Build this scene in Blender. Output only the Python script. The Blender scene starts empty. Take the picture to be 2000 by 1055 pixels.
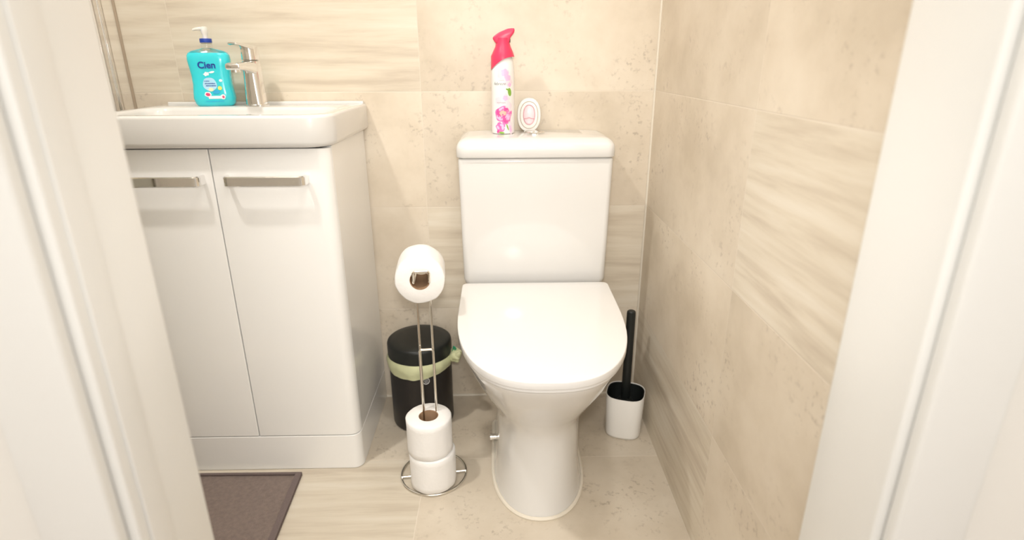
import bpy, bmesh, math, random
from mathutils import Vector, Matrix, noise
random.seed(7)
PI = math.pi
S = bpy.context.scene
C = S.collection

# ------------------------------------------------------------------ camera
cam_d = bpy.data.cameras.new('camera'); cam = bpy.data.objects.new('camera', cam_d); C.objects.link(cam)
CY, CH, PITCH, YAW, ROLL, FPX = -1.5352, 0.9623, 0.3477, 0.0191, -0.0037, 1126.97
def cam_axes():
    cp, sp, cy, sy, cr, sr = math.cos(PITCH), math.sin(PITCH), math.cos(YAW), math.sin(YAW), math.cos(ROLL), math.sin(ROLL)
    f = Vector((sy*cp, cy*cp, -sp)); r = Vector((cy, -sy, 0)); u = r.cross(f)
    return r*cr+u*sr, u*cr-r*sr, f
_r, _u, _f = cam_axes()
cam.matrix_world = Matrix(((_r.x, _u.x, -_f.x, 0), (_r.y, _u.y, -_f.y, CY), (_r.z, _u.z, -_f.z, CH), (0, 0, 0, 1)))
cam_d.sensor_width = 36; cam_d.sensor_fit = 'HORIZONTAL'; cam_d.lens = FPX/2000*36
cam_d.clip_start = 0.02
cam_d.dof.use_dof = True; cam_d.dof.focus_distance = 1.22; cam_d.dof.aperture_fstop = 2.6
S.camera = cam

# ------------------------------------------------------------------ world, light, exposure
w = bpy.data.worlds.new('world'); S.world = w; w.use_nodes = True
w.node_tree.nodes['Background'].inputs[0].default_value = (1, .95, .88, 1)
w.node_tree.nodes['Background'].inputs[1].default_value = .3
def area(name, loc, size, power, col, rot=(0, 0, 0), shape='DISK', size_y=None, spread=None):
    d = bpy.data.lights.new(name, 'AREA'); d.shape = shape; d.size = size
    if size_y: d.size_y = size_y
    d.energy = power; d.color = col
    if spread: d.spread = spread
    o = bpy.data.objects.new(name, d); o.location = loc; o.rotation_euler = rot; C.objects.link(o); return o
WARM = (1, .96, .905)
area('bathroom_downlight_lamp', (-.84, -.88, 2.375), .10, 16.5, WARM)
area('bathroom_downlight_lamp', (.20, -.84, 2.375), .14, 5.4, WARM)
area('hall_overhead_fill', (0, -2.0, 2.375), 1.3, 20, (1, .975, .94), shape='SQUARE')  # added overhead fill, out of view: brightens door woodwork and front faces
area('hall_front_fill', (-.05, -2.955, 1.35), 2.2, 14, (1, .985, .96), rot=(PI/2, 0, 0), shape='RECTANGLE', size_y=1.3)  # added low fill behind the camera, lights upright faces; no known window
_d = bpy.data.lights.new('camera_flash', 'SPOT'); _d.energy = 22; _d.color = (1, .98, .94); _d.shadow_soft_size = .035; _d.spot_size = math.radians(82); _d.spot_blend = .9
_o = bpy.data.objects.new('camera_flash', _d); C.objects.link(_o); _m = cam.matrix_world.copy(); _m.translation = Vector((0, CY, CH))+_u*.075; _o.matrix_world = _m
vs = S.view_settings
vs.view_transform = 'Standard'; vs.look = 'None'; vs.gamma = 1; vs.use_curve_mapping = False
vs.exposure = 0.09

# ------------------------------------------------------------------ materials
def newmat(name):
    m = bpy.data.materials.new(name); m.use_nodes = True
    return m, m.node_tree, m.node_tree.nodes['Principled BSDF']
def mat(name, col, rough=.5, metal=0, var=.03, scale=30, bump=0, bscale=200, coat=0, trans=0, ior=1.45, sub=0, alpha=1, stretch=None):
    m, nt, b = newmat(name); N = nt.nodes; L = nt.links
    tc = N.new('ShaderNodeTexCoord'); src = tc.outputs['Object']
    if stretch:
        mp = N.new('ShaderNodeMapping'); mp.inputs['Scale'].default_value = stretch; L.new(src, mp.inputs[0]); src = mp.outputs[0]
    nz = N.new('ShaderNodeTexNoise'); nz.inputs['Scale'].default_value = scale; nz.inputs['Detail'].default_value = 4
    L.new(src, nz.inputs['Vector'])
    mx = N.new('ShaderNodeMix'); mx.data_type = 'RGBA'
    mx.inputs[6].default_value = tuple(c*(1-var) for c in col)+(1,); mx.inputs[7].default_value = tuple(min(1, c*(1+var)) for c in col)+(1,)
    L.new(nz.outputs['Fac'], mx.inputs[0]); L.new(mx.outputs[2], b.inputs['Base Color'])
    b.inputs['Roughness'].default_value = rough; b.inputs['Metallic'].default_value = metal
    b.inputs['Coat Weight'].default_value = coat; b.inputs['Coat Roughness'].default_value = .05
    b.inputs['Transmission Weight'].default_value = trans; b.inputs['IOR'].default_value = ior
    b.inputs['Alpha'].default_value = alpha
    if sub: b.inputs['Subsurface Weight'].default_value = sub; b.inputs['Subsurface Scale'].default_value = .01
    if bump:
        n2 = N.new('ShaderNodeTexNoise'); n2.inputs['Scale'].default_value = bscale; n2.inputs['Detail'].default_value = 3
        L.new(src, n2.inputs['Vector'])
        bp = N.new('ShaderNodeBump'); bp.inputs['Strength'].default_value = bump; bp.inputs['Distance'].default_value = .002
        L.new(n2.outputs['Fac'], bp.inputs['Height']); L.new(bp.outputs[0], b.inputs['Normal'])
    return m

def tile_mat(name, ua, va, u0, v0, streaks, seed, tw=.6, vc=1.0, shade=1.0):
    """porcelain tiles 600 x 300: cloudy stone, some tiles with drawn-out veins"""
    m, nt, b = newmat(name); N = nt.nodes; L = nt.links
    def val(x):
        return x
    def math_(op, a, c=None, d=None):
        n = N.new('ShaderNodeMath'); n.operation = op
        for i, x in enumerate((a, c, d)):
            if x is None: continue
            if isinstance(x, (int, float)): n.inputs[i].default_value = x
            else: L.new(x, n.inputs[i])
        return n.outputs[0]
    tc = N.new('ShaderNodeTexCoord'); sp = N.new('ShaderNodeSeparateXYZ'); L.new(tc.outputs['Object'], sp.inputs[0])
    U = sp.outputs[ua]; V = sp.outputs[va]
    u = math_('DIVIDE', math_('SUBTRACT', U, u0), tw); v = math_('DIVIDE', math_('SUBTRACT', V, v0), .3)
    iu = math_('FLOOR', u); iv = math_('FLOOR', v); fu = math_('FRACT', u); fv = math_('FRACT', v)
    du = math_('MULTIPLY', math_('MINIMUM', fu, math_('SUBTRACT', 1, fu)), tw)
    dv = math_('MULTIPLY', math_('MINIMUM', fv, math_('SUBTRACT', 1, fv)), .3)
    dist = math_('MINIMUM', du, dv)
    g = N.new('ShaderNodeMapRange'); g.inputs[1].default_value = .0007; g.inputs[2].default_value = .0013; g.inputs[3].default_value = 1; g.inputs[4].default_value = 0
    L.new(dist, g.inputs[0])
    cid = N.new('ShaderNodeCombineXYZ'); L.new(iu, cid.inputs[0]); L.new(iv, cid.inputs[1]); cid.inputs[2].default_value = seed
    wn = N.new('ShaderNodeTexWhiteNoise'); wn.noise_dimensions = '3D'; L.new(cid.outputs[0], wn.inputs[0])
    sc = N.new('ShaderNodeVectorMath'); sc.operation = 'SCALE'; L.new(wn.outputs['Color'], sc.inputs[0]); sc.inputs['Scale'].default_value = 20
    uv = N.new('ShaderNodeCombineXYZ'); L.new(U, uv.inputs[0]); L.new(V, uv.inputs[1])
    ad = N.new('ShaderNodeVectorMath'); L.new(uv.outputs[0], ad.inputs[0]); L.new(sc.outputs[0], ad.inputs[1])
    P = ad.outputs[0]
    def noise_(scale, detail, rough=.55, vec=None, dist=0):
        n = N.new('ShaderNodeTexNoise'); n.inputs['Scale'].default_value = scale; n.inputs['Detail'].default_value = detail
        n.inputs['Roughness'].default_value = rough; n.inputs['Distortion'].default_value = dist; L.new(vec or P, n.inputs['Vector']); return n.outputs['Fac']
    def ramp(fac, stops):
        r = N.new('ShaderNodeValToRGB'); L.new(fac, r.inputs[0]); e = r.color_ramp.elements
        while len(e) < len(stops): e.new(.5)
        for el, (p, c) in zip(e, stops): el.position = p; el.color = c+(1,)
        return r.outputs[0]
    def mix(fac, a, c, mode='MIX'):
        n = N.new('ShaderNodeMix'); n.data_type = 'RGBA'; n.blend_type = mode
        for i, x in ((0, fac), (6, a), (7, c)):
            if isinstance(x, (int, float)): n.inputs[i].default_value = x
            elif isinstance(x, tuple): n.inputs[i].default_value = x+(1,)
            else: L.new(x, n.inputs[i])
        return n.outputs[2]
    # cloudy stone with fine pits
    stone = ramp(noise_(5, 7, .6), [(.30, (.57, .49, .38)), (.5, (.67, .585, .47)), (.72, (.745, .665, .55))])
    pits = N.new('ShaderNodeMapRange'); L.new(noise_(75, 3, .6), pits.inputs[0])
    pits.inputs[1].default_value = .56; pits.inputs[2].default_value = .70; pits.inputs[3].default_value = 0; pits.inputs[4].default_value = 1
    zone = N.new('ShaderNodeMapRange'); L.new(noise_(7, 2), zone.inputs[0]); zone.inputs[1].default_value = .45; zone.inputs[2].default_value = .65
    stone = mix(math_('MULTIPLY', math_('MULTIPLY', pits.outputs[0], zone.outputs[0]), .55), stone, (.33, .265, .205))
    # veins
    mp = N.new('ShaderNodeMapping'); mp.inputs['Scale'].default_value = (1.3, 17, 1); L.new(P, mp.inputs[0])
    vein = ramp(noise_(2.2, 6, .6, mp.outputs[0], .25), [(.50-.24/vc*.8, (.55, .47, .37)), (.50, (.67, .595, .48)), (.50+.24/vc*.8, (.735, .67, .565))])
    mask = None
    for a, c in streaks:
        t = math_('MULTIPLY', math_('COMPARE', iu, a, .1), math_('COMPARE', iv, c, .1))
        mask = t if mask is None else math_('MAXIMUM', mask, t)
    col = mix(mask, stone, vein) if mask is not None else stone
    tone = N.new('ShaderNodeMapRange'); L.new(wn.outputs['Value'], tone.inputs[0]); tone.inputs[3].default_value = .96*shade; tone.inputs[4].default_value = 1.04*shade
    tv = N.new('ShaderNodeCombineColor')
    for i in range(3): L.new(tone.outputs[0], tv.inputs[i])
    col = mix(1, col, tv.outputs[0], 'MULTIPLY')
    col = mix(math_('MULTIPLY', g.outputs[0], .55), col, (.74, .66, .56))
    L.new(col, b.inputs['Base Color']); b.inputs['Roughness'].default_value = .42
    h = math_('SUBTRACT', math_('MULTIPLY', noise_(60, 3), .15), g.outputs[0])
    bp = N.new('ShaderNodeBump'); bp.inputs['Strength'].default_value = .35; bp.inputs['Distance'].default_value = .0012
    L.new(h, bp.inputs['Height']); L.new(bp.outputs[0], b.inputs['Normal'])
    return m

XR = .3975; Z0 = .290
M = {}
M['tile_back'] = tile_mat('beige stone tile back wall', 0, 2, -.2, Z0, [(-1, 2), (0, 0), (-2, 2)], 1)
M['tile_right'] = tile_mat('beige stone tile right wall', 1, 2, -.617, Z0, [(-1, 1), (0, -1)], 5, .617, 1.05)
M['tile_left'] = tile_mat('beige stone tile left wall', 1, 2, -.6, Z0, [(-1, 1)], 8)
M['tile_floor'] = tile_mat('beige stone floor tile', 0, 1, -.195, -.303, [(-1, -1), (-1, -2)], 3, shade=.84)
M['paint'] = mat('white wall paint', (.82, .80, .76), .6, var=.01)
M['gloss_paint'] = mat('white satin woodwork paint', (.83, .83, .81), .3, var=.01, scale=8)
M['hall_floor'] = mat('brown hall carpet', (.30, .22, .16), .9, var=.25, scale=80, bump=.5)
M['ceramic'] = mat('white glazed ceramic', (.70, .685, .66), .09, var=.004, scale=3, coat=.3)
M['seat'] = mat('white seat plastic', (.70, .685, .665), .12, var=.004, scale=3, coat=.2)
M['vanity'] = mat('white gloss lacquer', (.87, .86, .84), .16, var=.008, scale=5, coat=.3)
M['chrome'] = mat('polished chrome', (.86, .85, .84), .06, 1, var=.01)
M['steel'] = mat('brushed steel wire', (.80, .77, .71), .20, 1, var=.04, scale=90)
M['black'] = mat('matt black plastic', (.010, .012, .011), .42, var=.15, scale=60)
M['black_metal'] = mat('matt black painted metal', (.016, .013, .012), .38, var=.1, scale=60)
M['white_plastic'] = mat('white plastic', (.84, .82, .78), .35, var=.01)
M['paper'] = mat('white tissue paper', (.82, .80, .775), .95, var=.015, scale=60, bump=.35, bscale=130)
M['card'] = mat('brown cardboard', (.36, .225, .13), .85, var=.12, scale=60)
M['sealant'] = mat('white sealant', (.70, .64, .54), .4, var=.02)
M['liner'] = mat('pale green bin bag film', (.66, .68, .42), .35, var=.12, scale=40, bump=.4, bscale=60, alpha=.88)
M['green'] = mat('green drawstring', (.02, .28, .14), .5, var=.1)
M['mat'] = mat('taupe terry cloth', (.20, .155, .135), .98, var=.30, scale=110, bump=1, bscale=420)
M['hem'] = mat('taupe woven hem', (.15, .115, .107), .9, var=.12, scale=200, bump=.6, bscale=500)
M['teal'] = mat('turquoise liquid soap', (.04, .66, .745), .12, var=.06, scale=14, coat=.5, sub=.25)
M['clear'] = mat('clear plastic', (.93, .95, .95), .06, var=.01, trans=1, ior=1.3)
M['navy'] = mat('navy blue print', (.015, .05, .33), .4, var=.02)
M['label_blue'] = mat('light blue print', (.42, .70, .88), .4, var=.08, scale=120)
M['mid_blue'] = mat('mid blue print', (.03, .40, .70), .4, var=.02)
M['white_print'] = mat('white print', (.85, .88, .90), .4, var=.02)
M['yellow'] = mat('yellow print', (.72, .72, .15), .4, var=.05)
M['cream_print'] = mat('cream print', (.80, .78, .50), .4, var=.05)
M['red_print'] = mat('raspberry print', (.72, .06, .18), .4, var=.05)
M['pink_white'] = mat('pale pink print', (.86, .68, .74), .4, var=.03)
M['red_cap'] = mat('raspberry red plastic', (.76, .045, .12), .3, var=.03, scale=15)
M['can'] = mat('white printed can', (.86, .835, .82), .28, var=.02, scale=50)
M['pink'] = mat('pink petal print', (.82, .16, .44), .35, var=.28, scale=140)
M['pink_soft'] = mat('soft pink petal print', (.85, .48, .70), .35, var=.16, scale=140)
M['pink_deep'] = mat('deep pink petal print', (.76, .07, .30), .35, var=.2, scale=140)
M['peach'] = mat('peach flower centre print', (.86, .45, .36), .35, var=.1, scale=140)
M['leaf'] = mat('green leaf print', (.22, .42, .06), .35, var=.2, scale=140)
M['grey_print'] = mat('grey lettering', (.33, .36, .36), .4, var=.02)
M['gel'] = mat('pale pink gel', (.88, .66, .70), .15, var=.06, scale=90, coat=.4)
M['rose_line'] = mat('dusty rose print', (.62, .34, .38), .4, var=.05)
M['badge'] = mat('silver grey print', (.62, .61, .60), .4, var=.05)
M['nozzle'] = mat('white translucent pump plastic', (.86, .83, .78), .3, var=.01, sub=.2)
M['shower_glass'] = mat('shower glass', (.88, .93, .93), .02, var=.005, trans=1, ior=1.05)
M['trim'] = mat('bronze beige tile trim', (.40, .32, .24), .4, var=.05)
M['lamp_glow'] = mat('frosted lamp lens', (.9, .9, .85), .6)
_b = M['lamp_glow'].node_tree.nodes['Principled BSDF']; _b.inputs['Emission Color'].default_value = (1, .9, .76, 1); _b.inputs['Emission Strength'].default_value = 6

# ------------------------------------------------------------------ mesh helpers
def obj(name, bm, m, parent=None, smooth=35, loc=None):
    me = bpy.data.meshes.new(name); bmesh.ops.recalc_face_normals(bm, faces=bm.faces); bm.to_mesh(me); bm.free()
    if smooth:
        me.shade_smooth(); me.set_sharp_from_angle(angle=math.radians(smooth))
    me.materials.append(M[m]); o = bpy.data.objects.new(name, me); C.objects.link(o)
    if parent: o.parent = parent
    if loc: o.location = loc
    return o
def thing(name, label, cat, loc=(0, 0, 0), rotz=0, group=None):
    o = bpy.data.objects.new(name, None); C.objects.link(o); o.empty_display_size = .05
    o.location = loc; o.rotation_euler = (0, 0, rotz); return tag(o, label, cat, group)
def tag(o, label, cat, group=None):
    o['label'] = label; o['category'] = cat
    if group: o['group'] = group
    return o
def struct(name, bm, m, smooth=0, parent=None):
    o = obj(name, bm, m, parent, smooth)
    if not parent: o['kind'] = 'structure'
    return o
def box(bm, x0, x1, y0, y1, z0, z1, bev=0, seg=3):
    g = bmesh.ops.create_cube(bm, size=1)
    for v in g['verts']:
        v.co = Vector((x0+(v.co.x+.5)*(x1-x0), y0+(v.co.y+.5)*(y1-y0), z0+(v.co.z+.5)*(z1-z0)))
    if bev:
        es = list({e for v in g['verts'] for e in v.link_edges})
        bmesh.ops.bevel(bm, geom=es, offset=bev, segments=seg, affect='EDGES', profile=.5)
    return bm
def B(*a, **k): return box(bmesh.new(), *a, **k)
def loft(bm, rings, cap0=True, cap1=True, closed=True):
    vs_ = [[bm.verts.new(p) for p in r] for r in rings]; n = len(vs_[0])
    for a, b in zip(vs_, vs_[1:]):
        for i in range(n if closed else n-1):
            j = (i+1) % n
            bm.faces.new((a[i], a[j], b[j], b[i]))
    if cap0: bm.faces.new(vs_[0][::-1])
    if cap1: bm.faces.new(vs_[-1])
    return bm
def lathe(bm, prof, c=(0, 0), n=48, caps=(True, True)):
    return loft(bm, [[(c[0]+r*math.cos(2*PI*i/n), c[1]+r*math.sin(2*PI*i/n), z) for i in range(n)] for r, z in prof], *caps)
def tube(bm, pts, r, n=10, closed=False):
    pts = [Vector(p) for p in pts]; N = len(pts); rings = []; up = None
    for i, p in enumerate(pts):
        if closed: t = pts[(i+1) % N]-pts[i-1]
        else: t = pts[min(i+1, N-1)]-pts[max(i-1, 0)]
        t.normalize()
        if up is None:
            up = t.orthogonal().normalized()
        up = (up-t*up.dot(t)).normalized(); bt = t.cross(up)
        rr = r(i/(N-1)) if callable(r) else r
        rings.append([p+(up*math.cos(2*PI*k/n)+bt*math.sin(2*PI*k/n))*rr for k in range(n)])
    if closed: rings.append(rings[0])
    if closed:
        v = [[bm.verts.new(q) for q in R] for R in rings[:-1]]
        for a in range(N):
            for k in range(n):
                bm.faces.new((v[a][k], v[a][(k+1) % n], v[(a+1) % N][(k+1) % n], v[(a+1) % N][k]))
        return bm
    return loft(bm, rings)
def fillet(pts, r, n=6):
    """round the corners of a polyline"""
    pts = [Vector(p) for p in pts]; out = [pts[0]]
    for a, p, b in zip(pts, pts[1:], pts[2:]):
        d0 = (a-p).normalized(); d1 = (b-p).normalized(); ang = d0.angle(d1)
        t = r/math.tan(ang/2); c = p+(d0+d1).normalized()*(r/math.sin(ang/2))
        s = p+d0*t; e = p+d1*t
        for k in range(n+1):
            f = k/n; om = (s-c).angle(e-c); q = ((s-c)*math.sin((1-f)*om)+(e-c)*math.sin(f*om))/math.sin(om) if om > 1e-4 else s-c
            out.append(c+q)
    out.append(pts[-1]); return out
def rrect(x0, x1, y0, y1, z, r, n=7):
    """rounded rectangle ring; r = one radius or four (x0y0, x1y0, x1y1, x0y1)"""
    rs = (r,)*4 if isinstance(r, (int, float)) else r
    cs = [(x0, y0, 1, 1, PI), (x1, y0, -1, 1, 1.5*PI), (x1, y1, -1, -1, 0), (x0, y1, 1, -1, .5*PI)]
    out = []
    for (x, y, sx, sy, a0), rr in zip(cs, rs):
        for k in range(n+1):
            a = a0+k/n*PI/2
            out.append((x+sx*rr+rr*math.cos(a), y+sy*rr+rr*math.sin(a), z))
    return out
def dring(hw, yf, yb, ys, n, z, rc=.012, cx=0, m=40):
    """D outline: straight sides from the back yb to ys, then a superellipse out to the front yf"""
    out = []
    for k in range(7):
        a = PI/2*k/6; out.append((cx+hw-rc+rc*math.sin(PI/2-a), yb-rc+rc*math.sin(a), z))
    for k in range(7):
        a = PI/2*k/6; out.append((cx-hw+rc-rc*math.sin(a), yb-rc+rc*math.cos(a), z))
    for k in range(1, 5): out.append((cx-hw, yb-rc+(ys-yb+rc)*k/5, z))
    for k in range(m+1):
        a = PI+PI*k/m; c, s = math.cos(a), math.sin(a)
        out.append((cx+hw*math.copysign(abs(c)**(2/n), c), ys-(ys-yf)*abs(s)**(2/n), z))
    for k in range(4, 0, -1): out.append((cx+hw, yb-rc+(ys-yb+rc)*k/5, z))
    return out
def prism(bm, pts, vec, bev=0):
    """polygon pts (3-D) pushed along vec, optional edge rounding"""
    v = [bm.verts.new(p) for p in pts]; f = bm.faces.new(v)
    g = bmesh.ops.extrude_face_region(bm, geom=[f]); nv = [x for x in g['geom'] if isinstance(x, bmesh.types.BMVert)]
    bmesh.ops.translate(bm, verts=nv, vec=vec)
    if bev:
        es = list({e for x in v+nv for e in x.link_edges})
        bmesh.ops.bevel(bm, geom=es, offset=bev, segments=3, affect='EDGES', profile=.5)
    return bm
def drape(polys, fn, step=.004):
    """flat polygons in (a, b) laid as a thin film on the surface fn(a, b) -> point"""
    bm = bmesh.new()
    for poly in polys:
        ca = sum(p[0] for p in poly)/len(poly); cb = sum(p[1] for p in poly)/len(poly); K = 3
        rings = []
        for k in range(K, 0, -1): rings.append([bm.verts.new(fn(ca+(a-ca)*k/K, cb+(b-cb)*k/K)) for a, b in poly])
        n = len(poly)
        for r0, r1 in zip(rings, rings[1:]):
            for i in range(n): bm.faces.new((r0[i], r0[(i+1) % n], r1[(i+1) % n], r1[i]))
        cv = bm.verts.new(fn(ca, cb))
        for i in range(n): bm.faces.new((rings[-1][i], rings[-1][(i+1) % n], cv))
    return bm
def ell(ca, cb, ra, rb, n=24, rot=0, wob=0):
    out = []
    for k in range(n):
        t = 2*PI*k/n; s = 1+wob*math.sin(5*t+ca*900)
        x, y = ra*s*math.cos(t), rb*s*math.sin(t)
        out.append((ca+x*math.cos(rot)-y*math.sin(rot), cb+x*math.sin(rot)+y*math.cos(rot)))
    return out
def text_bm(txt, size, ca, cb, fn, bold=0, shear=0):
    cu = bpy.data.curves.new('lettering', 'FONT'); cu.body = txt; cu.size = size; cu.align_x = 'CENTER'; cu.align_y = 'CENTER'; cu.offset = bold; cu.shear = shear; cu.resolution_u = 4
    t = bpy.data.objects.new('lettering', cu); C.objects.link(t); bpy.context.view_layer.update()
    me = bpy.data.meshes.new_from_object(t.evaluated_get(bpy.context.evaluated_depsgraph_get()))
    bm = bmesh.new(); bm.from_mesh(me); bmesh.ops.triangulate(bm, faces=bm.faces)
    for v in bm.verts: v.co = Vector(fn(ca+v.co.x, cb+v.co.y))
    bpy.data.objects.remove(t); bpy.data.curves.remove(cu); bpy.data.meshes.remove(me)
    return bm

# ------------------------------------------------------------------ the room
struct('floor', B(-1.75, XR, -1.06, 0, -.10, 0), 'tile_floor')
struct('wall_back', B(-1.85, XR+.1, 0, .1, -.1, 2.5), 'tile_back')
struct('wall_right', B(XR, XR+.1, -1.0, 0, -.1, 2.5), 'tile_right')
struct('wall_left', B(-1.85, -1.75, -1.0, 0, -.1, 2.5), 'tile_left')
struct('ceiling', B(-1.85, 1.3, -3.1, .1, 2.4, 2.5), 'paint')
JL, JR, YI, YO = -.340, .354, -1.0, -1.105           # door opening and wall thickness
bm = B(-1.85, JL-.028, YO, YI, 0, 2.4); box(bm, JR+.028, 1.3, YO, YI, 0, 2.4); box(bm, JL-.028, JR+.028, YO, YI, 2.03, 2.4)
struct('wall_front', bm, 'paint')
bm = B(JL-.028, JL, YO-.002, YI+.002, 0, 2.03, bev=.003); box(bm, JR, JR+.028, YO-.002, YI+.002, 0, 2.03, bev=.003); box(bm, JL, JR, YO-.002, YI+.002, 2.0, 2.03, bev=.002)
box(bm, JL, JL+.0025, -1.094, -1.064, 0, 2.0, bev=.0012)
struct('door_1', bm, 'gloss_paint', smooth=30)
bm = B(JL-.078, JL-.008, YO-.018, YO-.002, 0, 2.08, bev=.005); box(bm, JR+.008, JR+.078, YO-.018, YO-.002, 0, 2.08, bev=.005); box(bm, JL-.078, JR+.078, YO-.018, YO-.002, 2.01, 2.08, bev=.005)
struct('trim_1', bm, 'gloss_paint', smooth=30)                      # architrave on the hall side
struct('floor_hall', B(-1.3, 1.3, -3.0, -1.06, -.1, 0), 'hall_floor')
struct('wall_hall_left', B(-1.4, -1.3, -3.1, YO, -.1, 2.4), 'paint')
struct('wall_hall_right', B(1.3, 1.4, -3.1, YO, -.1, 2.4), 'paint')
struct('wall_hall_back', B(-1.3, 1.3, -3.1, -3.0, -.1, 2.4), 'paint')
bm = B(-1.2, 1.1, -3.0, -2.965, .66, .70); box(bm, -1.2, 1.1, -3.0, -2.965, 2.0, 2.04); box(bm, -1.2, -1.16, -3.0, -2.965, .70, 2.0); box(bm, 1.06, 1.1, -3.0, -2.965, .70, 2.0); box(bm, -.07, -.03, -3.0, -2.965, .70, 2.0)
struct('fill_frame_1', bm, 'gloss_paint')  # made-up window frame, out of view, built to go with the fill light
bm = bmesh.new(); tube(bm, [(XR-.001, -.001, .0), (XR-.001, -.001, 2.4)], .0036, 8)
struct('trim_2', bm, 'sealant', smooth=60)                          # sealant in the corner
bm = bmesh.new(); tube(bm, [(-.9, -.001, .0005), (XR, -.001, .0005)], .0045, 8)
struct('trim_3', bm, 'sealant', smooth=60)
struct('trim_4', B(-.926, -.919, -.003, 0, 0, 2.4, bev=.001), 'trim')
for i, (x, y) in enumerate(((-.84, -.88), (.20, -.84))):
    bm = bmesh.new(); lathe(bm, [(.085, 2.3985), (.085, 2.39), (.076, 2.386), (.076, 2.3985)], (x, y), 32)
    t = obj('ceiling_downlight', bm, 'white_plastic'); t['kind'] = 'structure'
    t['label'] = ['round downlight in the ceiling over the washbasin', 'round downlight in the ceiling over the toilet'][i]; t['category'] = 'light'

# ------------------------------------------------------------------ toilet
TX = .0835
toilet = thing('toilet', 'white close-coupled toilet with closed lid between vanity unit and tiled right wall', 'toilet', (TX, -.3, 0))
def tp(name, bm, m, parent=toilet, smooth=40):
    o = obj(name, bm, m, None, smooth); o.parent = parent
    off = Vector((0, .3, 0)) if parent == toilet else Vector((0, 0, 0))
    o.data.transform(Matrix.Translation(off)); return o
pan = [(0, .108, -.516, -.14, 2.2), (.012, .1055, -.515, -.14, 2.2), (.05, .1005, -.511, -.14, 2.2), (.10, .0975, -.507, -.14, 2.25), (.15, .0962, -.507, -.14, 2.3), (.185, .0962, -.509, -.14, 2.3),
       (.21, .0985, -.514, -.135, 2.3), (.235, .1055, -.524, -.12, 2.3), (.26, .117, -.540, -.10, 2.35), (.29, .1325, -.563, -.07, 2.4), (.32, .147, -.586, -.04, 2.45), (.35, .1585, -.608, -.02, 2.5),
       (.38, .168, -.628, -.02, 2.55), (.398, .1725, -.640, -.02, 2.6), (.406, .1735, -.643, -.02, 2.6), (.411, .172, -.641, -.022, 2.6), (.412, .168, -.637, -.026, 2.6)]
def pan_ring(z, hw, yf, yb, n): return dring(hw, yf, yb, -.325+(.0 if z > .2 else -.005), n, z, .02, 0)
tp('pan', loft(bmesh.new(), [pan_ring(*p) for p in pan]), 'ceramic', smooth=60)
tp('sealant_bead', tube(bmesh.new(), [(p[0], p[1], .003) for p in dring(.110, -.5185, -.138, -.33, 2.2, 0, .02)], .0048, 8, True), 'sealant')
def slab(hw, yf, yb, ys, z0, z1, bev, n=2.6, slope=0, rc=.014):
    r = []
    for dz, d in ((0, bev*.8), (bev*.5, bev*.2), (bev, 0)): r.append((z0+dz, d))
    for k in range(5):
        a = k/4*PI/2; r.append((z1-bev+bev*math.sin(a), bev*(1-math.cos(a))))
    r.append((z1+.0008, bev+.02))
    rings = [dring(hw-d, yf+d, yb-d, ys, n, z, max(rc-d*.4, .004), 0) for z, d in r]
    if slope: rings = [[(x, y, z+slope*(y-yb)) for x, y, z in R] for R in rings]
    return loft(bmesh.new(), rings)
tp('seat', slab(.178, -.6525, -.190, -.325, .4118, .4215, .0018, slope=.006), 'seat')
lid = tp('lid', slab(.1815, -.656, -.186, -.325, .4222, .4395, .0026, slope=.012), 'seat')
bm = bmesh.new()
def crect(hw, yf, z, r): return rrect(-hw, hw, yf, -.004, z, (r, r, .006, .006))
rows = [(.412, .166, -.150, .02), (.425, .176, -.160, .018), (.44, .1795, -.165, .016), (.55, .1812, -.168, .014), (.65, .1825, -.1695, .013), (.738, .184, -.171, .012), (.744, .1835, -.1705, .012), (.7462, .181, -.168, .012)]
tp('cistern', loft(bm, [crect(h, y, z, r) for z, h, y, r in rows]), 'ceramic', smooth=60)
bm = bmesh.new(); rows = [(.7475, .183, -.172), (.7485, .1865, -.1765), (.751, .1878, -.178), (.768, .1876, -.1778)]
for k in range(1, 8):
    a = k/7*PI/2; rows.append((.768+.0245*math.sin(a), .1876-.026*(1-math.cos(a))*1.0, -.1778+.03*(1-math.cos(a))))
rows.append((.7945, .12, -.12))
rings = [rrect(-h, h, y, -.003-(.006 if i > 9 else 0)*(i-9)/2, z, (.02, .02, .012, .012)) for i, (z, h, y) in enumerate(rows)]
clid = tp('cistern_lid', loft(bm, rings), 'ceramic', smooth=60)
bm = bmesh.new(); lathe(bm, [(.026, .7935), (.026, .7985), (.0245, .7995), (.0225, .7990), (.0215, .8005), (.001, .8012)], (0, -.088), 40)
tp('flush_button', bm, 'chrome')
bm = bmesh.new()
for a, b, r in ((-.100, -.112, .007), (-.112, -.1165, .0088)):
    rings = [[(x, -.31+r*math.cos(t*PI/10), .072+r*math.sin(t*PI/10)) for t in range(20)] for x in (a, b)]
    loft(bm, rings)
tp('fixing_bolt', bm, 'chrome')['label'] = 'small chrome cap on the left side of the pan'
for o in toilet.children: pass

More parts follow.
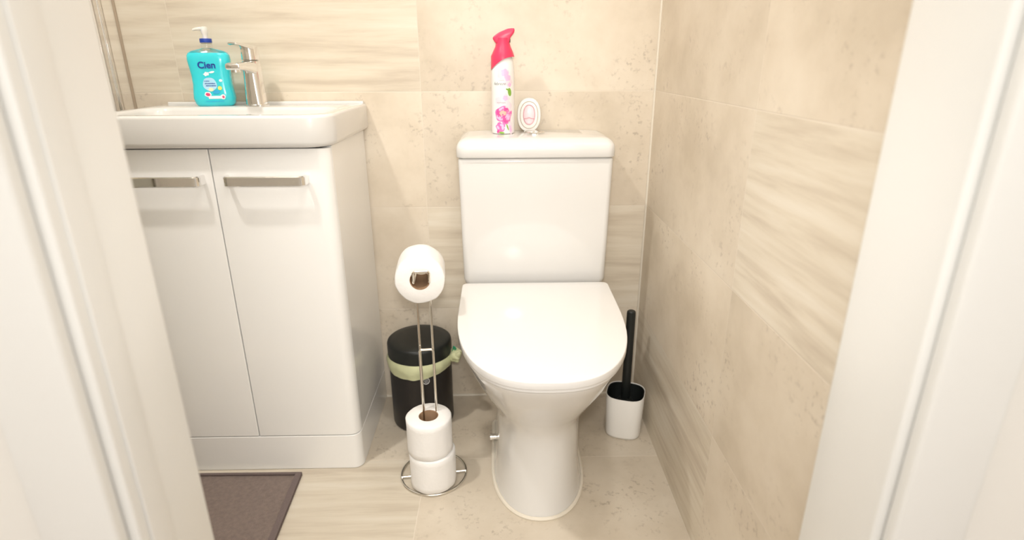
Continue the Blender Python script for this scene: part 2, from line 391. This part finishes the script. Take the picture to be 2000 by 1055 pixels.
# ------------------------------------------------------------------ vanity unit and washbasin
VX0, VX1, VS, VF = -.842, -.353, -.5975, -.332
vanity = thing('vanity_unit', 'white gloss two-door vanity cabinet under the washbasin', 'cabinet', (VS, -.16, 0))
def vp(name, bm, m, parent=vanity, smooth=35):
    o = obj(name, bm, m, None, smooth); o.data.transform(Matrix.Translation((-VS, .16, 0))); o.parent = parent; return o
def corner_prof(x0, x1, yb, yf, z0, z1, rl, rr, bev=.0012):
    rs = (max(rl, .0015), max(rr, .0015), .0015, .0015)
    return loft(bmesh.new(), [rrect(x0+d, x1-d, yf+d, yb, z, rs, 6) for z, d in ((z0, bev), (z0+bev, 0), (z1-bev, 0), (z1, bev))])
bm = B(VX1-.018, VX1, VF+.0255, -.006, .099, .797); box(bm, VX0, VX0+.018, VF+.0255, -.006, .099, .797); box(bm, VX0+.018, VX1-.018, -.02, -.006, .099, .797); box(bm, VX0+.018, VX1-.018, VF+.03, -.02, .099, .115)
vp('carcass', bm, 'vanity')
vp('plinth', corner_prof(VX0, VX1, -.006, VF, 0.0005, .0975, .024, .024), 'vanity', smooth=28)
def bow_handle(x0, x1, z):
    bm = bmesh.new(); y0 = VF; yo = VF-.026; hz = .0105
    prof = fillet([(x0, y0+.0005, z), (x0+.002, yo, z), (x1-.002, yo, z), (x1, y0+.0005, z)], .010, 8)
    rings = []; N = len(prof)
    for i, p in enumerate(prof):
        t = (Vector(prof[min(i+1, N-1)])-Vector(prof[max(i-1, 0)])).normalized(); nrm = Vector((t.y, -t.x, 0))
        ht = .0032; rr = .002
        sec = [(-ht, -hz+rr), (-ht+rr, -hz), (ht-rr, -hz), (ht, -hz+rr), (ht, hz-rr), (ht-rr, hz), (-ht+rr, hz), (-ht, hz-rr)]
        rings.append([Vector(p)+nrm*a+Vector((0, 0, b)) for a, b in sec])
    return loft(bm, rings)
d1 = vp('door', corner_prof(VS+.0011, VX1, VF+.025, VF, .0995, .795, .002, .024), 'vanity', smooth=28)
vp('handle', bow_handle(-.566, -.402, .7325), 'chrome', d1)['label'] = 'flat chrome bow handle'
d2 = vp('door', corner_prof(VX0, VS-.0011, VF+.025, VF, .0995, .795, .024, .002), 'vanity', smooth=28)
vp('handle', bow_handle(-.7905, -.6165, .7325), 'chrome', d2)['label'] = 'flat chrome bow handle'
for o in (d1, d2):
    for ch in o.children: ch.matrix_parent_inverse = Matrix()

BX0, BX1, BF, BT = -.845, -.339, -.352, .8625
basin = thing('washbasin', 'white rectangular ceramic washbasin sitting on the vanity cabinet', 'washbasin', (VS, -.16, .8))
def bp_(name, bm, m, parent=basin, smooth=50):
    o = obj(name, bm, m, None, smooth); o.data.transform(Matrix.Translation((-VS, .16, -.8))); o.parent = parent; return o
R4 = (.055, .055, .006, .006)
def br(d, z, dr=0): return rrect(BX0+d, BX1-d, BF+d, -.0025-d*.3, z, tuple(max(r-dr, .003) for r in R4), 8)
rings = [br(.014, .7985), br(.008, .7985), br(.004, .8005), br(.0015, .804), br(0, .810)]
rings += [br(0, BT-.007)]
for k in range(1, 5):
    a = k/4*PI/2; rings.append(br(.007*(1-math.cos(a)), BT-.007+.007*math.sin(a)))
def bowl(d, z, r): return rrect(BX0+.03+d, BX1-.03-d, BF+.026+d, -.125-d*.6, z, r, 8)
rings += [bowl(-.004, BT, .05), bowl(0, BT-.0015, .05), bowl(.004, BT-.008, .05), bowl(.012, .82, .05), bowl(.03, .785, .05), bowl(.06, .768, .045), bowl(.10, .763, .03)]
bm = loft(bmesh.new(), rings)
box(bm, BX0+.012, BX1-.006, -.016, -.003, BT-.003, BT+.006, bev=.0025)
bp_('bowl', bm, 'ceramic')
bm = bmesh.new()
for r0, yy in ((.0105, -.1370), ):
    rings = [[(VS+.012+r*math.cos(t*PI/12), y, .842+.55*r*math.sin(t*PI/12)) for t in range(24)] for r, y in ((.0105, -.129), (.0105, -.1375), (.0085, -.1385), (.0065, -.136))]
    loft(bm, rings, cap1=True)
bp_('overflow_ring', bm, 'chrome')
bm = bmesh.new(); lathe(bm, [(.022, .7635), (.021, .7665), (.001, .7675)], (VS, -.235), 28); bp_('drain', bm, 'chrome')

tap = thing('basin_tap', 'chrome single-lever mixer tap standing on the washbasin next to the blue soap bottle', 'tap', (-.5885, -.068, BT))
bm = bmesh.new()
def tr(hx, y0, y1, z, r, n=6): return rrect(-hx, hx, y0, y1, z, r, n)
body = [(.0265, -.028, .026, 0, .016), (.0265, -.028, .026, .0025, .016), (.0225, -.025, .023, .004, .017), (.0215, -.0245, .0225, .03, .018), (.0195, -.023, .0215, .075, .018), (.0188, -.024, .021, .090, .0178), (.0185, -.024, .021, .1015, .0175), (.0165, -.021, .019, .1025, .016)]
loft(bm, [tr(*b) for b in body])
obj('body', bm, 'chrome', tap, 50)
bm = bmesh.new(); rings = []
for y, hx, zc, hz in ((-.012, .0165, .0860, .0135), (-.04, .0165, .089, .0115), (-.078, .0165, .0905, .0088), (-.102, .0163, .0905, .0076), (-.108, .0155, .0903, .0064), (-.1095, .013, .0902, .004)):
    rings.append([(p[0], y, p[1]) for p in rrect(-hx, hx, zc-hz, zc+hz, 0, min(.006, hz*.7), 4)])
loft(bm, rings); lathe(bm, [(.0105, .078), (.0105, .084)], (0, -.094), 24)
obj('spout', bm, 'chrome', tap, 50)
bm = bmesh.new(); loft(bm, [tr(*b) for b in ((.0160, -.021, .019, .1035, .016), (.0185, -.024, .021, .1045, .0175), (.0178, -.024, .020, .128, .017), (.0165, -.022, .018, .134, .015), (.010, -.012, .010, .1365, .008))])
rings = []
for y, hx, zc, hz in ((.006, .0150, .130, .004), (-.02, .0150, .1315, .0042), (-.05, .0135, .1345, .0032), (-.080, .0115, .1375, .0025), (-.090, .0105, .1385, .0022), (-.0925, .008, .1388, .0014)):
    rings.append([(p[0], y, p[1]) for p in rrect(-hx, hx, zc-hz, zc+hz, 0, hz*.8, 3)])
loft(bm, rings); obj('lever', bm, 'chrome', tap, 50)

# ------------------------------------------------------------------ soap bottle
soap = thing('soap_dispenser', 'pump bottle of turquoise liquid soap on the left of the washbasin deck', 'soap bottle', (-.688, -.066, BT), math.radians(14))
SP = [(0, .0375, .0175), (.0015, .0405, .0195), (.006, .0435, .0215), (.018, .0465, .0225), (.03, .0455, .022), (.05, .0430, .021), (.07, .0432, .021), (.09, .0452, .0215), (.105, .0468, .022), (.114, .0460, .0215), (.120, .0425, .0195)]
SH = [(.120, .0424, .0194), (.1235, .0375, .0175), (.1265, .028, .0155), (.129, .0165, .0135), (.1305, .0125, .0125)]
def se(hx, hy, z, n=3.2, m=56):
    out = []
    for k in range(m):
        t = 2*PI*k/m; c, s = math.cos(t), math.sin(t)
        out.append((hx*math.copysign(abs(c)**(2/n), c), hy*math.copysign(abs(s)**(2/n), s), z))
    return out
def interp(tab, z):
    for a, b in zip(tab, tab[1:]):
        if z <= b[0]:
            f = (z-a[0])/max(1e-9, b[0]-a[0]); return [a[i]+(b[i]-a[i])*f for i in (1, 2)]
    return tab[-1][1:]
def sfn(x, z):
    hx, hy = interp(SP, z); n = 3.2
    return (x, -hy*max(0, 1-min(1, abs(x/hx))**n)**(1/n)-.0006, z)
obj('bottle', loft(bmesh.new(), [se(h, d, z) for z, h, d in SP]), 'teal', soap, 60)
bm = loft(bmesh.new(), [se(h, d, z, 3.2-1.2*i/4) for i, (z, h, d) in enumerate(SH)], cap0=False)
obj('shoulder', bm, 'clear', soap, 60)['label'] = 'clear plastic shoulder'
bm = bmesh.new(); lathe(bm, [(.0118, .1300), (.0118, .1405), (.0125, .141), (.0125, .1425)], n=32); obj('neck', bm, 'clear', soap)
bm = bmesh.new(); lathe(bm, [(.0128, .1425), (.0132, .143), (.0132, .1505), (.0125, .1515), (.004, .1515)], n=32); obj('collar', bm, 'navy', soap)['label'] = 'blue collar'
bm = bmesh.new(); lathe(bm, [(.0062, .1515), (.0056, .160), (.0078, .1655), (.0085, .1725), (.008, .1765), (.003, .1775)], n=24)
rings = []
for x, hy, zc, hz in ((.004, .0075, .1725, .004), (-.008, .0065, .1728, .0035), (-.018, .005, .172, .0028), (-.0235, .004, .1705, .0024), (-.0245, .003, .170, .0018)):
    rings.append([(x, p[0], p[1]) for p in rrect(-hy, hy, zc-hz, zc+hz, 0, hz*.7, 4)])
loft(bm, rings); obj('pump', bm, 'nozzle', soap, 50)['label'] = 'white pump head with short nozzle'
lab = []
obj('label_disc', drape([ell(-.003, .050, .0152, .0155, 28, .1, .03)], sfn), 'label_blue', soap)['label'] = 'pale blue cloud on the bottle front'
sfn2 = lambda x, z: tuple(Vector(sfn(x, z))+Vector((0, -.0004, 0)))
obj('lettering', text_bm('Cien', .0205, -.0035, .0925, sfn2, .0005), 'navy', soap, 0)['label'] = 'dark blue lettering'
def bar(x0, x1, z, h): return [(x0, z-h), (x1, z-h), (x1, z+h), (x0, z+h)]
def squiggle(x0, x1, z, h, n, rnd):
    out = []; x = x0
    while x < x1:
        wd = rnd.uniform(.0008, .0018); out.append(bar(x, min(x+wd, x1), z+rnd.uniform(-.1, .1)*h, h*rnd.uniform(.6, 1))); x += wd+rnd.uniform(.0004, .0008)
    return out
rnd = random.Random(3)
obj('lettering', drape(squiggle(-.0145, -.003, .0575, .0011, 5, rnd)+squiggle(-.0135, .0085, .0520, .0013, 8, rnd)+squiggle(-.012, .0105, .0470, .0015, 8, rnd), sfn2), 'navy', soap, 0)
for pl in ([ell(-.007, .0735, .0062, .0042, 16, .3, .2), ell(.0055, .0775, .006, .0022, 16, .2)], [bar(-.010, .019, .0205, .0032), ell(-.0105, .0275, .0075, .0058, 20, 0, .06), ell(.0215, .0215, .0055, .0058, 20, 0, .05)], [ell(.0215, .0585, .0035, .003, 16)]):
    obj('print_white', drape(pl, sfn), 'white_print', soap, 0)
obj('print_yellow', drape([ell(.0175, .0415, .0046, .0046, 20)], sfn2), 'yellow', soap, 0)
obj('print_cream', drape([ell(-.002, .0385, .0055, .0042, 20, 0, .1)], sfn2), 'cream_print', soap, 0)
for pl in (ell(-.0105, .0273, .0052, .0036, 20, -.2, .08), ell(.0222, .0212, .0026, .003, 16, .4, .1)):
    obj('print_red', drape([pl], sfn2), 'red_print', soap, 0)
obj('print_blue', drape([ell(.0085, .0325, .0078, .0042, 20, .1, .05)]+squiggle(-.017, .022, .0115, .0012, 9, rnd), sfn2), 'mid_blue', soap, 0)

# ------------------------------------------------------------------ air freshener spray can
ZC = .7952
spray = thing('air_freshener_spray', 'pink and white floral aerosol can with red trigger cap on the toilet cistern', 'spray can', (.0075, -.078, ZC))
RC = .0277
bm = bmesh.new(); lathe(bm, [(.0245, 0), (.0265, .0008), (RC, .004), (RC, .135), (RC-.0006, .150), (.0245, .168), (.021, .178)], n=56)
obj('can', bm, 'can', spray, 40)
def cfn(off):
    def f(a, z):
        t = a/RC; r = RC+off
        return (r*math.sin(t), -r*math.cos(t), z)
    return f
c1, c2, c3 = cfn(.0003), cfn(.0006), cfn(.0009)
# cap: skirt, waist and a flared head
bm = bmesh.new(); n = 48; rings = []
def low(phi): # skirt edge runs lower on the left side
    s = (1-math.cos(phi))/2; return .1765-.030*s**2.2
spec = [(None, .0283, .0283, .0), (.178, .0276, .0278, 0), (.188, .0235, .0250, .0008), (.198, .0186, .0215, .0010), (.206, .0166, .0185, .0005), (.212, .0165, .0175, .0003), (.218, .0175, .0165, .0005)]
for z, rx, ry, cx in spec:
    r = []
    for k in range(n):
        t = 2*PI*k/n; r.append((cx+rx*math.cos(t), ry*math.sin(t), low(t) if z is None else z))
    rings.append(r)
loft(bm, rings, cap0=False)
head = [(-.0165, .2060), (-.0235, .2165), (-.0215, .2205), (-.0095, .2290), (.0115, .2375), (.0245, .2390), (.0283, .2375), (.0285, .2320), (.0255, .2260), (.0205, .2215), (.0165, .2135), (.0162, .2060)]
prism(bm, [(x, -.0125, z) for x, z in head], (0, .025, 0), .0035)
obj('cap', bm, 'red_cap', spray, 50)['label'] = 'raspberry red trigger cap'
bm = bmesh.new(); box(bm, .0155, .0185, -.004, .004, .2075, .2165, bev=.001); obj('nozzle', bm, 'black', spray)
def petals(cx, cz, r, k, rot=0):
    return [ell(cx+r*.42*math.cos(rot+2*PI*i/k), cz+r*.42*math.sin(rot+2*PI*i/k), r*.66, r*.52, 18, rot+2*PI*i/k+.4*(i % 2), .07) for i in range(k)]
def peony(cx, cz, r, k, rot):
    out = []
    for i in range(k):
        a = rot+2*PI*i/k; out.append(ell(cx+r*.62*math.cos(a), cz+r*.52*math.sin(a), r*.30, r*.50, 16, a+.35, .10))
    return out
def print_part(name, m, polys, f): obj(name, drape(polys, f), m, spray, 0)
c15 = cfn(.00045)
print_part('faded_blossom', 'pink_white', petals(.001, .139, .014, 6, .3)+petals(.012, .122, .012, 5, 1)+petals(.003, .082, .0125, 6)+petals(-.012, .078, .008, 5)+[ell(.019, .015, .007, .016, 16, .2, .1), ell(.014, .064, .009, .012, 16, 0, .1)], c1)
print_part('lilac_blossom', 'pink_soft', petals(.0045, .141, .0085, 5)+petals(.0115, .130, .0075, 5, .4)+petals(.0165, .114, .005, 4)+petals(.0055, .084, .0062, 5, .8)+[ell(.0185, .012, .0035, .009, 14, .2, .1)], c15)
print_part('peony', 'pink', [ell(.0010, .047, .0215, .0185, 36, .1, .06), ell(.007, .034, .012, .011, 22, .3, .07)], c1)
print_part('peony_bud', 'pink', petals(-.007, .0165, .0115, 5, .5)+[ell(-.008, .0155, .009, .012, 20, .2, .06)], c15)
print_part('peony_light_petals', 'pink_soft', peony(.001, .046, .0195, 7, .3)[::2]+peony(-.007, .017, .010, 5, .9)[::2], c2)
print_part('peony_dark_petals', 'pink_deep', peony(.001, .0475, .0185, 7, 1.2)[::2]+[ell(.000, .0500, .0115, .0085, 24, .1, .12), ell(.0065, .0320, .0065, .0045, 16, .5, .1), ell(-.013, .0060, .003, .004, 12)], c2)
c25 = cfn(.00075)
print_part('peony_centre', 'peach', [ell(-.0005, .0492, .0082, .0058, 20, .1, .12)], c3)
print_part('peony_centre_dark', 'pink_deep', [ell(-.001, .0462, .0022, .0016, 12)], cfn(.0011))
print_part('leaf', 'leaf', [ell(.0165, .0975, .0048, .0095, 20, .15), ell(.0105, .1035, .004, .0018, 12, -.4)], c2)
for pl in (ell(-.004, .0035, .007, .0025, 14, -.1), ell(.0105, .0165, .0016, .0085, 14, .35)): print_part('leaf', 'leaf', [pl], c2)
obj('lettering', text_bm('febreze', .0098, -.0085, .1165, c2, .0001, .25), 'grey_print', spray, 0)
for pl in (squiggle(-.014, .006, .0735, .0010, 6, rnd), squiggle(-.009, .002, .124, .0007, 4, rnd)): obj('lettering', drape(pl, c2), 'grey_print', spray, 0)

# ------------------------------------------------------------------ oval gel air freshener
gel = thing('gel_air_freshener', 'small cream oval air freshener with pink gel window beside the floral aerosol can', 'air freshener', (.0722, -.045, ZC-.0015))
def oval(hx, hz, y, zc, n=2.25, m=56, flat=None):
    out = []
    for k in range(m):
        t = 2*PI*k/m; c, s = math.cos(t), math.sin(t); x = hx*math.copysign(abs(c)**(2/n), c); z = zc+hz*math.copysign(abs(s)**(2/n), s)
        if flat is not None: z = max(z, flat)
        out.append((x, y, z))
    return out
zc = .0415
bm = loft(bmesh.new(), [oval(.026, .037, .012, zc, flat=.0015), oval(.0293, .041, .009, zc, flat=0), oval(.0298, .0418, .002, zc, flat=0), oval(.0285, .0405, -.006, zc, flat=.0), oval(.0225, .0335, -.0085, zc, flat=.004), oval(.0215, .0320, -.0078, zc, flat=.005)])
obj('shell', bm, 'white_plastic', gel, 50)
bm = loft(bmesh.new(), [oval(.0215, .0320, -.0070, zc), oval(.0215, .0320, -.0090, zc), oval(.0205, .0310, -.0095, zc), oval(.0145, .0240, -.0110, zc), oval(.0140, .0235, -.0095, zc)])
obj('bezel', bm, 'white_plastic', gel, 40)
bm = loft(bmesh.new(), [oval(.0140, .0235, -.0060, zc+.001), oval(.0135, .0225, -.0100, zc+.001), oval(.009, .016, -.0125, zc+.001), oval(.003, .006, -.0135, zc+.001)])
obj('gel', bm, 'gel', gel, 50)['label'] = 'pale pink gel window'
bm = bmesh.new(); pts = [(p[0], -.0112, p[2]) for p in oval(.0142, .0236, 0, zc+.001)]; tube(bm, pts, .0009, 6, True); tube(bm, [(-.0130, -.0112, zc-.0085), (-.006, -.0132, zc-.0075), (0, -.0138, zc-.0055), (.006, -.0132, zc-.0075), (.0130, -.0112, zc-.0085)], .0010, 6)
obj('window_rim', bm, 'rose_line', gel)
bm = bmesh.new(); pts = [(p[0], -.0092, p[2]) for p in oval(.0218, .0323, 0, zc)]; tube(bm, pts, .0007, 6, True); obj('seam_line', bm, 'trim', gel)

# ------------------------------------------------------------------ toilet roll stand and rolls
SX, SY = -.1725, -.357
stand = thing('toilet_roll_stand', 'chrome wire toilet roll stand with round base ring in front of the black bin', 'toilet roll holder', (SX, SY, 0), math.radians(5.5))
RW = .0028
ringp = [(.0795*math.cos(2*PI*k/56), .0795*math.sin(2*PI*k/56), RW) for k in range(56)]
obj('base_ring', tube(bmesh.new(), ringp, RW, 10, True), 'steel', stand)
bm = bmesh.new(); tube(bm, [(-.0785, -.0115, .0058), (.0785, -.0055, .0058)], .0029, 10); obj('cross_bar', bm, 'steel', stand)
lp = fillet([(-.0153, -.010, .006), (-.0153, -.0195, .3545), (.0153, -.0195, .3545), (.0153, -.010, .006)], .006)
obj('lower_loop', tube(bmesh.new(), lp, RW, 10), 'steel', stand)
# tall double wire: up behind the top roll, forward through its core, ends rise to a cross piece
ZA = .525
half = fillet([(-.0145, -.0085, .10), (-.0145, -.0060, .480), (-.0148, .046, ZA), (-.0165, -.052, ZA), (-.0165, -.0560, ZA+.0285)], .010)
other = [Vector((-p.x, p.y, p.z)) for p in half[::-1]]
full = fillet([half[-1]-Vector((0, 0, .012)), half[-1], other[0], other[0]-Vector((0, 0, .012))], .005)
obj('upper_arm', tube(bmesh.new(), half[:-1]+full[1:-1]+other[1:], RW, 10), 'steel', stand)
def roll_bm(R, r, Lz, seed, lumps=.0012):
    bm = bmesh.new(); n = 64; rings = []
    def rad(t, z): return R*(1+.35*lumps/.0012*.02*noise.noise(Vector((math.cos(t)*1.3, math.sin(t)*1.3, seed)))) + lumps*noise.noise(Vector((math.cos(t)*3, math.sin(t)*3, z*25+seed)))
    prof = [(r, .002)]+[(None, 0, -.003), (None, .003, 0)]+[(None, Lz*k/6, 0) for k in range(1, 6)]+[(None, Lz-.003, 0), (None, Lz, -.003)]+[(r, Lz-.001)]
    for p in prof:
        ring = []
        for k in range(n):
            t = 2*PI*k/n
            rr = p[0] if p[0] is not None else rad(t, p[1])+p[2]
            ring.append((rr*math.cos(t), rr*math.sin(t), p[1]))
        rings.append(ring)
    loft(bm, rings, False, False)
    return bm
def core_bm(r, Lz):
    bm = bmesh.new(); n = 40
    loft(bm, [[(q*math.cos(2*PI*k/n), q*math.sin(2*PI*k/n), z) for k in range(n)] for q, z in ((r+.0006, .0015), (r+.0006, Lz-.0015), (r-.0012, Lz-.0018), (r-.0012, .0018), (r+.0006, .0015))], False, False)
    return bm
def roll(label, loc, R, r, Lz, seed, rot=(0, 0, 0), group=None):
    t = thing('toilet_roll', label, 'toilet roll', loc, 0, group); t.rotation_euler = rot
    obj('paper', roll_bm(R, r, Lz, seed), 'paper', t, 50)
    obj('core', core_bm(r, Lz), 'card', t, 40)['label'] = 'brown cardboard tube'
    return t
roll('white toilet roll hanging sideways on top of the wire stand', (SX-.0075, SY+.044, ZA+.006), .0525, .0215, .092, 1.3, (PI/2, 0, math.radians(5.5)))
roll('spare white toilet roll on top of the stack at the foot of the stand', (SX-.0005, SY-.032, .1005), .0528, .0228, .0905, 5.1, (0, 0, .4), 'spare toilet rolls on the stand')
roll('spare white toilet roll at the bottom of the stack inside the base ring', (SX+.003, SY-.032, .0088), .0545, .0228, .0910, 9.7, (0, 0, 1.1), 'spare toilet rolls on the stand')

# ------------------------------------------------------------------ pedal bin and bag
BXc, BYc = -.2275, -.109
bin_ = thing('waste_bin', 'round black metal waste bin with domed lid between vanity unit and toilet', 'bin', (BXc, BYc, 0)); bin_.scale = (1, 1, 1.025)
bm = bmesh.new(); lathe(bm, [(.080, 0), (.0835, .002), (.0850, .006), (.0850, .20), (.0835, .204), (.0825, .204), (.0825, .01)], n=64, caps=(True, True)); obj('body', bm, 'black_metal', bin_, 40)
bm = bmesh.new(); lathe(bm, [(.0845, .2065), (.0865, .2065), (.0870, .2085), (.0870, .2375), (.0855, .2425), (.082, .2455), (.060, .2475), (.001, .2490)], n=64); obj('lid', bm, 'black', bin_, 50)
def bfn(a, z, off=.0006):
    t = a/.085; r = .085+off
    return (r*math.sin(t), -r*math.cos(t), z)
bm = bmesh.new(); ca, cb = .0245, .159
tube(bm, [bfn(ca+.0085*math.cos(2*PI*k/28), cb+.0085*math.sin(2*PI*k/28), .0004) for k in range(28)], .0009, 6, True)
for z_, w_ in ((.004, .0045), (0, .0055), (-.004, .004)):
    tube(bm, [bfn(ca+x*w_/4, cb+z_+.0008*math.sin(x*1.7), .0003) for x in range(-4, 5)], .0006, 6)
obj('badge', bm, 'badge', bin_)['label'] = 'small round grey printed badge'
bag = thing('bin_bag', 'pale green bin bag folded over the rim of the black waste bin', 'bin bag', (BXc, BYc, 0)); bag.scale = (1, 1, 1.025)
bm = bmesh.new(); n = 120; rings = []
for j in range(7):
    f = j/6; ring = []
    for k in range(n):
        t = 2*PI*k/n; nz = noise.noise(Vector((math.cos(t)*4, math.sin(t)*4, f*2.5)))
        drop = .030+.012*max(0, -math.sin(t+.35))**1.5+.004*noise.noise(Vector((math.cos(t)*3, math.sin(t)*3, 7)))
        r = .0862+.0042*math.sin(PI*min(1, f*1.1))+.0022*nz*(.3+f)+.001
        ring.append((r*math.cos(t), r*math.sin(t), .2058-f*drop))
    rings.append(ring)
loft(bm, rings, False, False); obj('cuff', bm, 'liner', bag, 80)
bm = bmesh.new()
for q in range(7):
    a0 = random.uniform(-.3, .3); pts = []
    for k in range(8):
        f = k/7; pts.append((.082+.034*f*(1-.3*q/7), .000-.040*f+.008*math.sin(q*2.1+f*3), .190+.034*f-.026*q/6*f+.005*math.sin(f*6+q)))
    tube(bm, pts, lambda f: .0030+.0100*math.sin(PI*min(1, f*.92+.06)), 8)
obj('knot', bm, 'liner', bag, 80)['label'] = 'gathered and knotted bag end sticking out to the right'
bm = bmesh.new()
tube(bm, [(.0915+.0050*math.cos(k*.7)+.001*k/3, -.012-.012*k/26, .207+.0105*math.sin(k*.9)+.0006*k) for k in range(27)], .0012, 6)
obj('drawstring', bm, 'green', bag, 60)['label'] = 'green drawstring'

# ------------------------------------------------------------------ toilet brush and holder
HX, HY = .3315, -.189
holder = thing('toilet_brush_holder', 'white rounded plastic toilet brush holder on the floor against the right wall', 'brush holder', (HX, HY, 0), math.radians(-18))
def hr(h, z): return se(h, h*.98, z, 3.0, 56)
bm = loft(bmesh.new(), [hr(.043, 0), hr(.0462, .002), hr(.0475, .008), hr(.0510, .122), hr(.0505, .1235), hr(.0495, .1235), hr(.0490, .120), hr(.046, .012)])
obj('cup', bm, 'white_plastic', holder, 50)
bm = loft(bmesh.new(), [hr(.0489, .1200), hr(.0483, .1220), hr(.0475, .1215), hr(.0440, .030), hr(.040, .025)], cap0=False)
obj('inner_sleeve', bm, 'black', holder, 50)['label'] = 'black inner sleeve'
brush = thing('toilet_brush', 'black toilet brush standing upright in the white holder', 'toilet brush', (HX+.0035, HY+.015, .028))
bm = bmesh.new(); lathe(bm, [(.0125, .06), (.0118, .09), (.0115, .318), (.0108, .3235), (.0085, .3255)], n=28); obj('handle', bm, 'black', brush, 40)
bm = bmesh.new(); prof = []
for k in range(40):
    f = k/39; prof.append((.012+.019*math.sin(PI*min(1, .12+f*.88))+(.0025 if k % 2 else 0), .002+.066*f))
lathe(bm, prof, n=28); obj('bristle_head', bm, 'black', brush, 60)

# ------------------------------------------------------------------ bath mat
matt = thing('bath_mat', 'taupe terry bath mat on the floor in front of the vanity cabinet', 'bath mat', (-.50, -.356, 0), math.radians(-.4))
bm = bmesh.new(); NX, NY = 60, 56; W_, H_ = .43, .50
def mat_pt(i, j, top):
    x = -W_*i/NX; y = -H_*j/NY; e = min(i, NX-i)*W_/NX; g_ = min(j, NY-j)*H_/NY; d = min(e, g_)
    xx = x+(-y)*.06+.004*noise.noise(Vector((0, y*9, 0))); yy = y+.003*noise.noise(Vector((x*8, 3, 0)))-.0075*(-x)/.3*.0
    if not top: return (xx, yy, .0002)
    z = .0035+.0045*min(1, d/.02)+.0018*noise.noise(Vector((x*70, y*70, 1)))*min(1, d/.02)
    if .0 < d < .001: z = .003
    return (xx, yy, z if d > 0 else .0025)
top = [[bm.verts.new(mat_pt(i, j, True)) for j in range(NY+1)] for i in range(NX+1)]
bot = [[bm.verts.new(mat_pt(i, j, False)) for j in range(NY+1)] for i in range(NX+1)]
for i in range(NX):
    for j in range(NY):
        bm.faces.new((top[i][j], top[i+1][j], top[i+1][j+1], top[i][j+1])); bm.faces.new((bot[i][j], bot[i][j+1], bot[i+1][j+1], bot[i+1][j]))
rim = [(i, 0) for i in range(NX)]+[(NX, j) for j in range(NY)]+[(i, NY) for i in range(NX, 0, -1)]+[(0, j) for j in range(NY, 0, -1)]
for a, b in zip(rim, rim[1:]+rim[:1]):
    bm.faces.new((top[a[0]][a[1]], top[b[0]][b[1]], bot[b[0]][b[1]], bot[a[0]][a[1]]))
obj('pile', bm, 'mat', matt, 60)
bm = bmesh.new()
def hem(poly):
    v = [bm.verts.new((x+(-y)*.06, y, .0094)) for x, y in poly]; f = bm.faces.new(v)
    g = bmesh.ops.extrude_face_region(bm, geom=[f]); bmesh.ops.translate(bm, verts=[q for q in g['geom'] if isinstance(q, bmesh.types.BMVert)], vec=(0, 0, -.009))
hem([(.0015, .0015), (-.013, .0015), (-.013, -H_), (.0015, -H_)]); hem([(-.013, .0015), (-W_, .0015), (-W_, -.006), (-.013, -.006)])
obj('hem', bm, 'hem', matt, 0)

# ------------------------------------------------------------------ shower screen
scr = thing('shower_screen', 'chrome framed glass shower screen fixed to the back wall left of the washbasin', 'shower screen', (-.966, 0, 0))
bm = B(-.012, .012, -.034, -.001, 0.0, 1.95, bev=.003); box(bm, -.015, .015, -.012, -.001, 0, 1.95, bev=.002); obj('wall_profile', bm, 'chrome', scr, 40)
obj('glass_panel', B(-.004, .004, -.80, -.030, .01, 1.945), 'shower_glass', scr, 0)
bm = B(-.012, .012, -.80, -.034, 0, .022, bev=.003); box(bm, -.012, .012, -.83, -.80, 0, 1.95, bev=.003); obj('rail', bm, 'chrome', scr, 40)
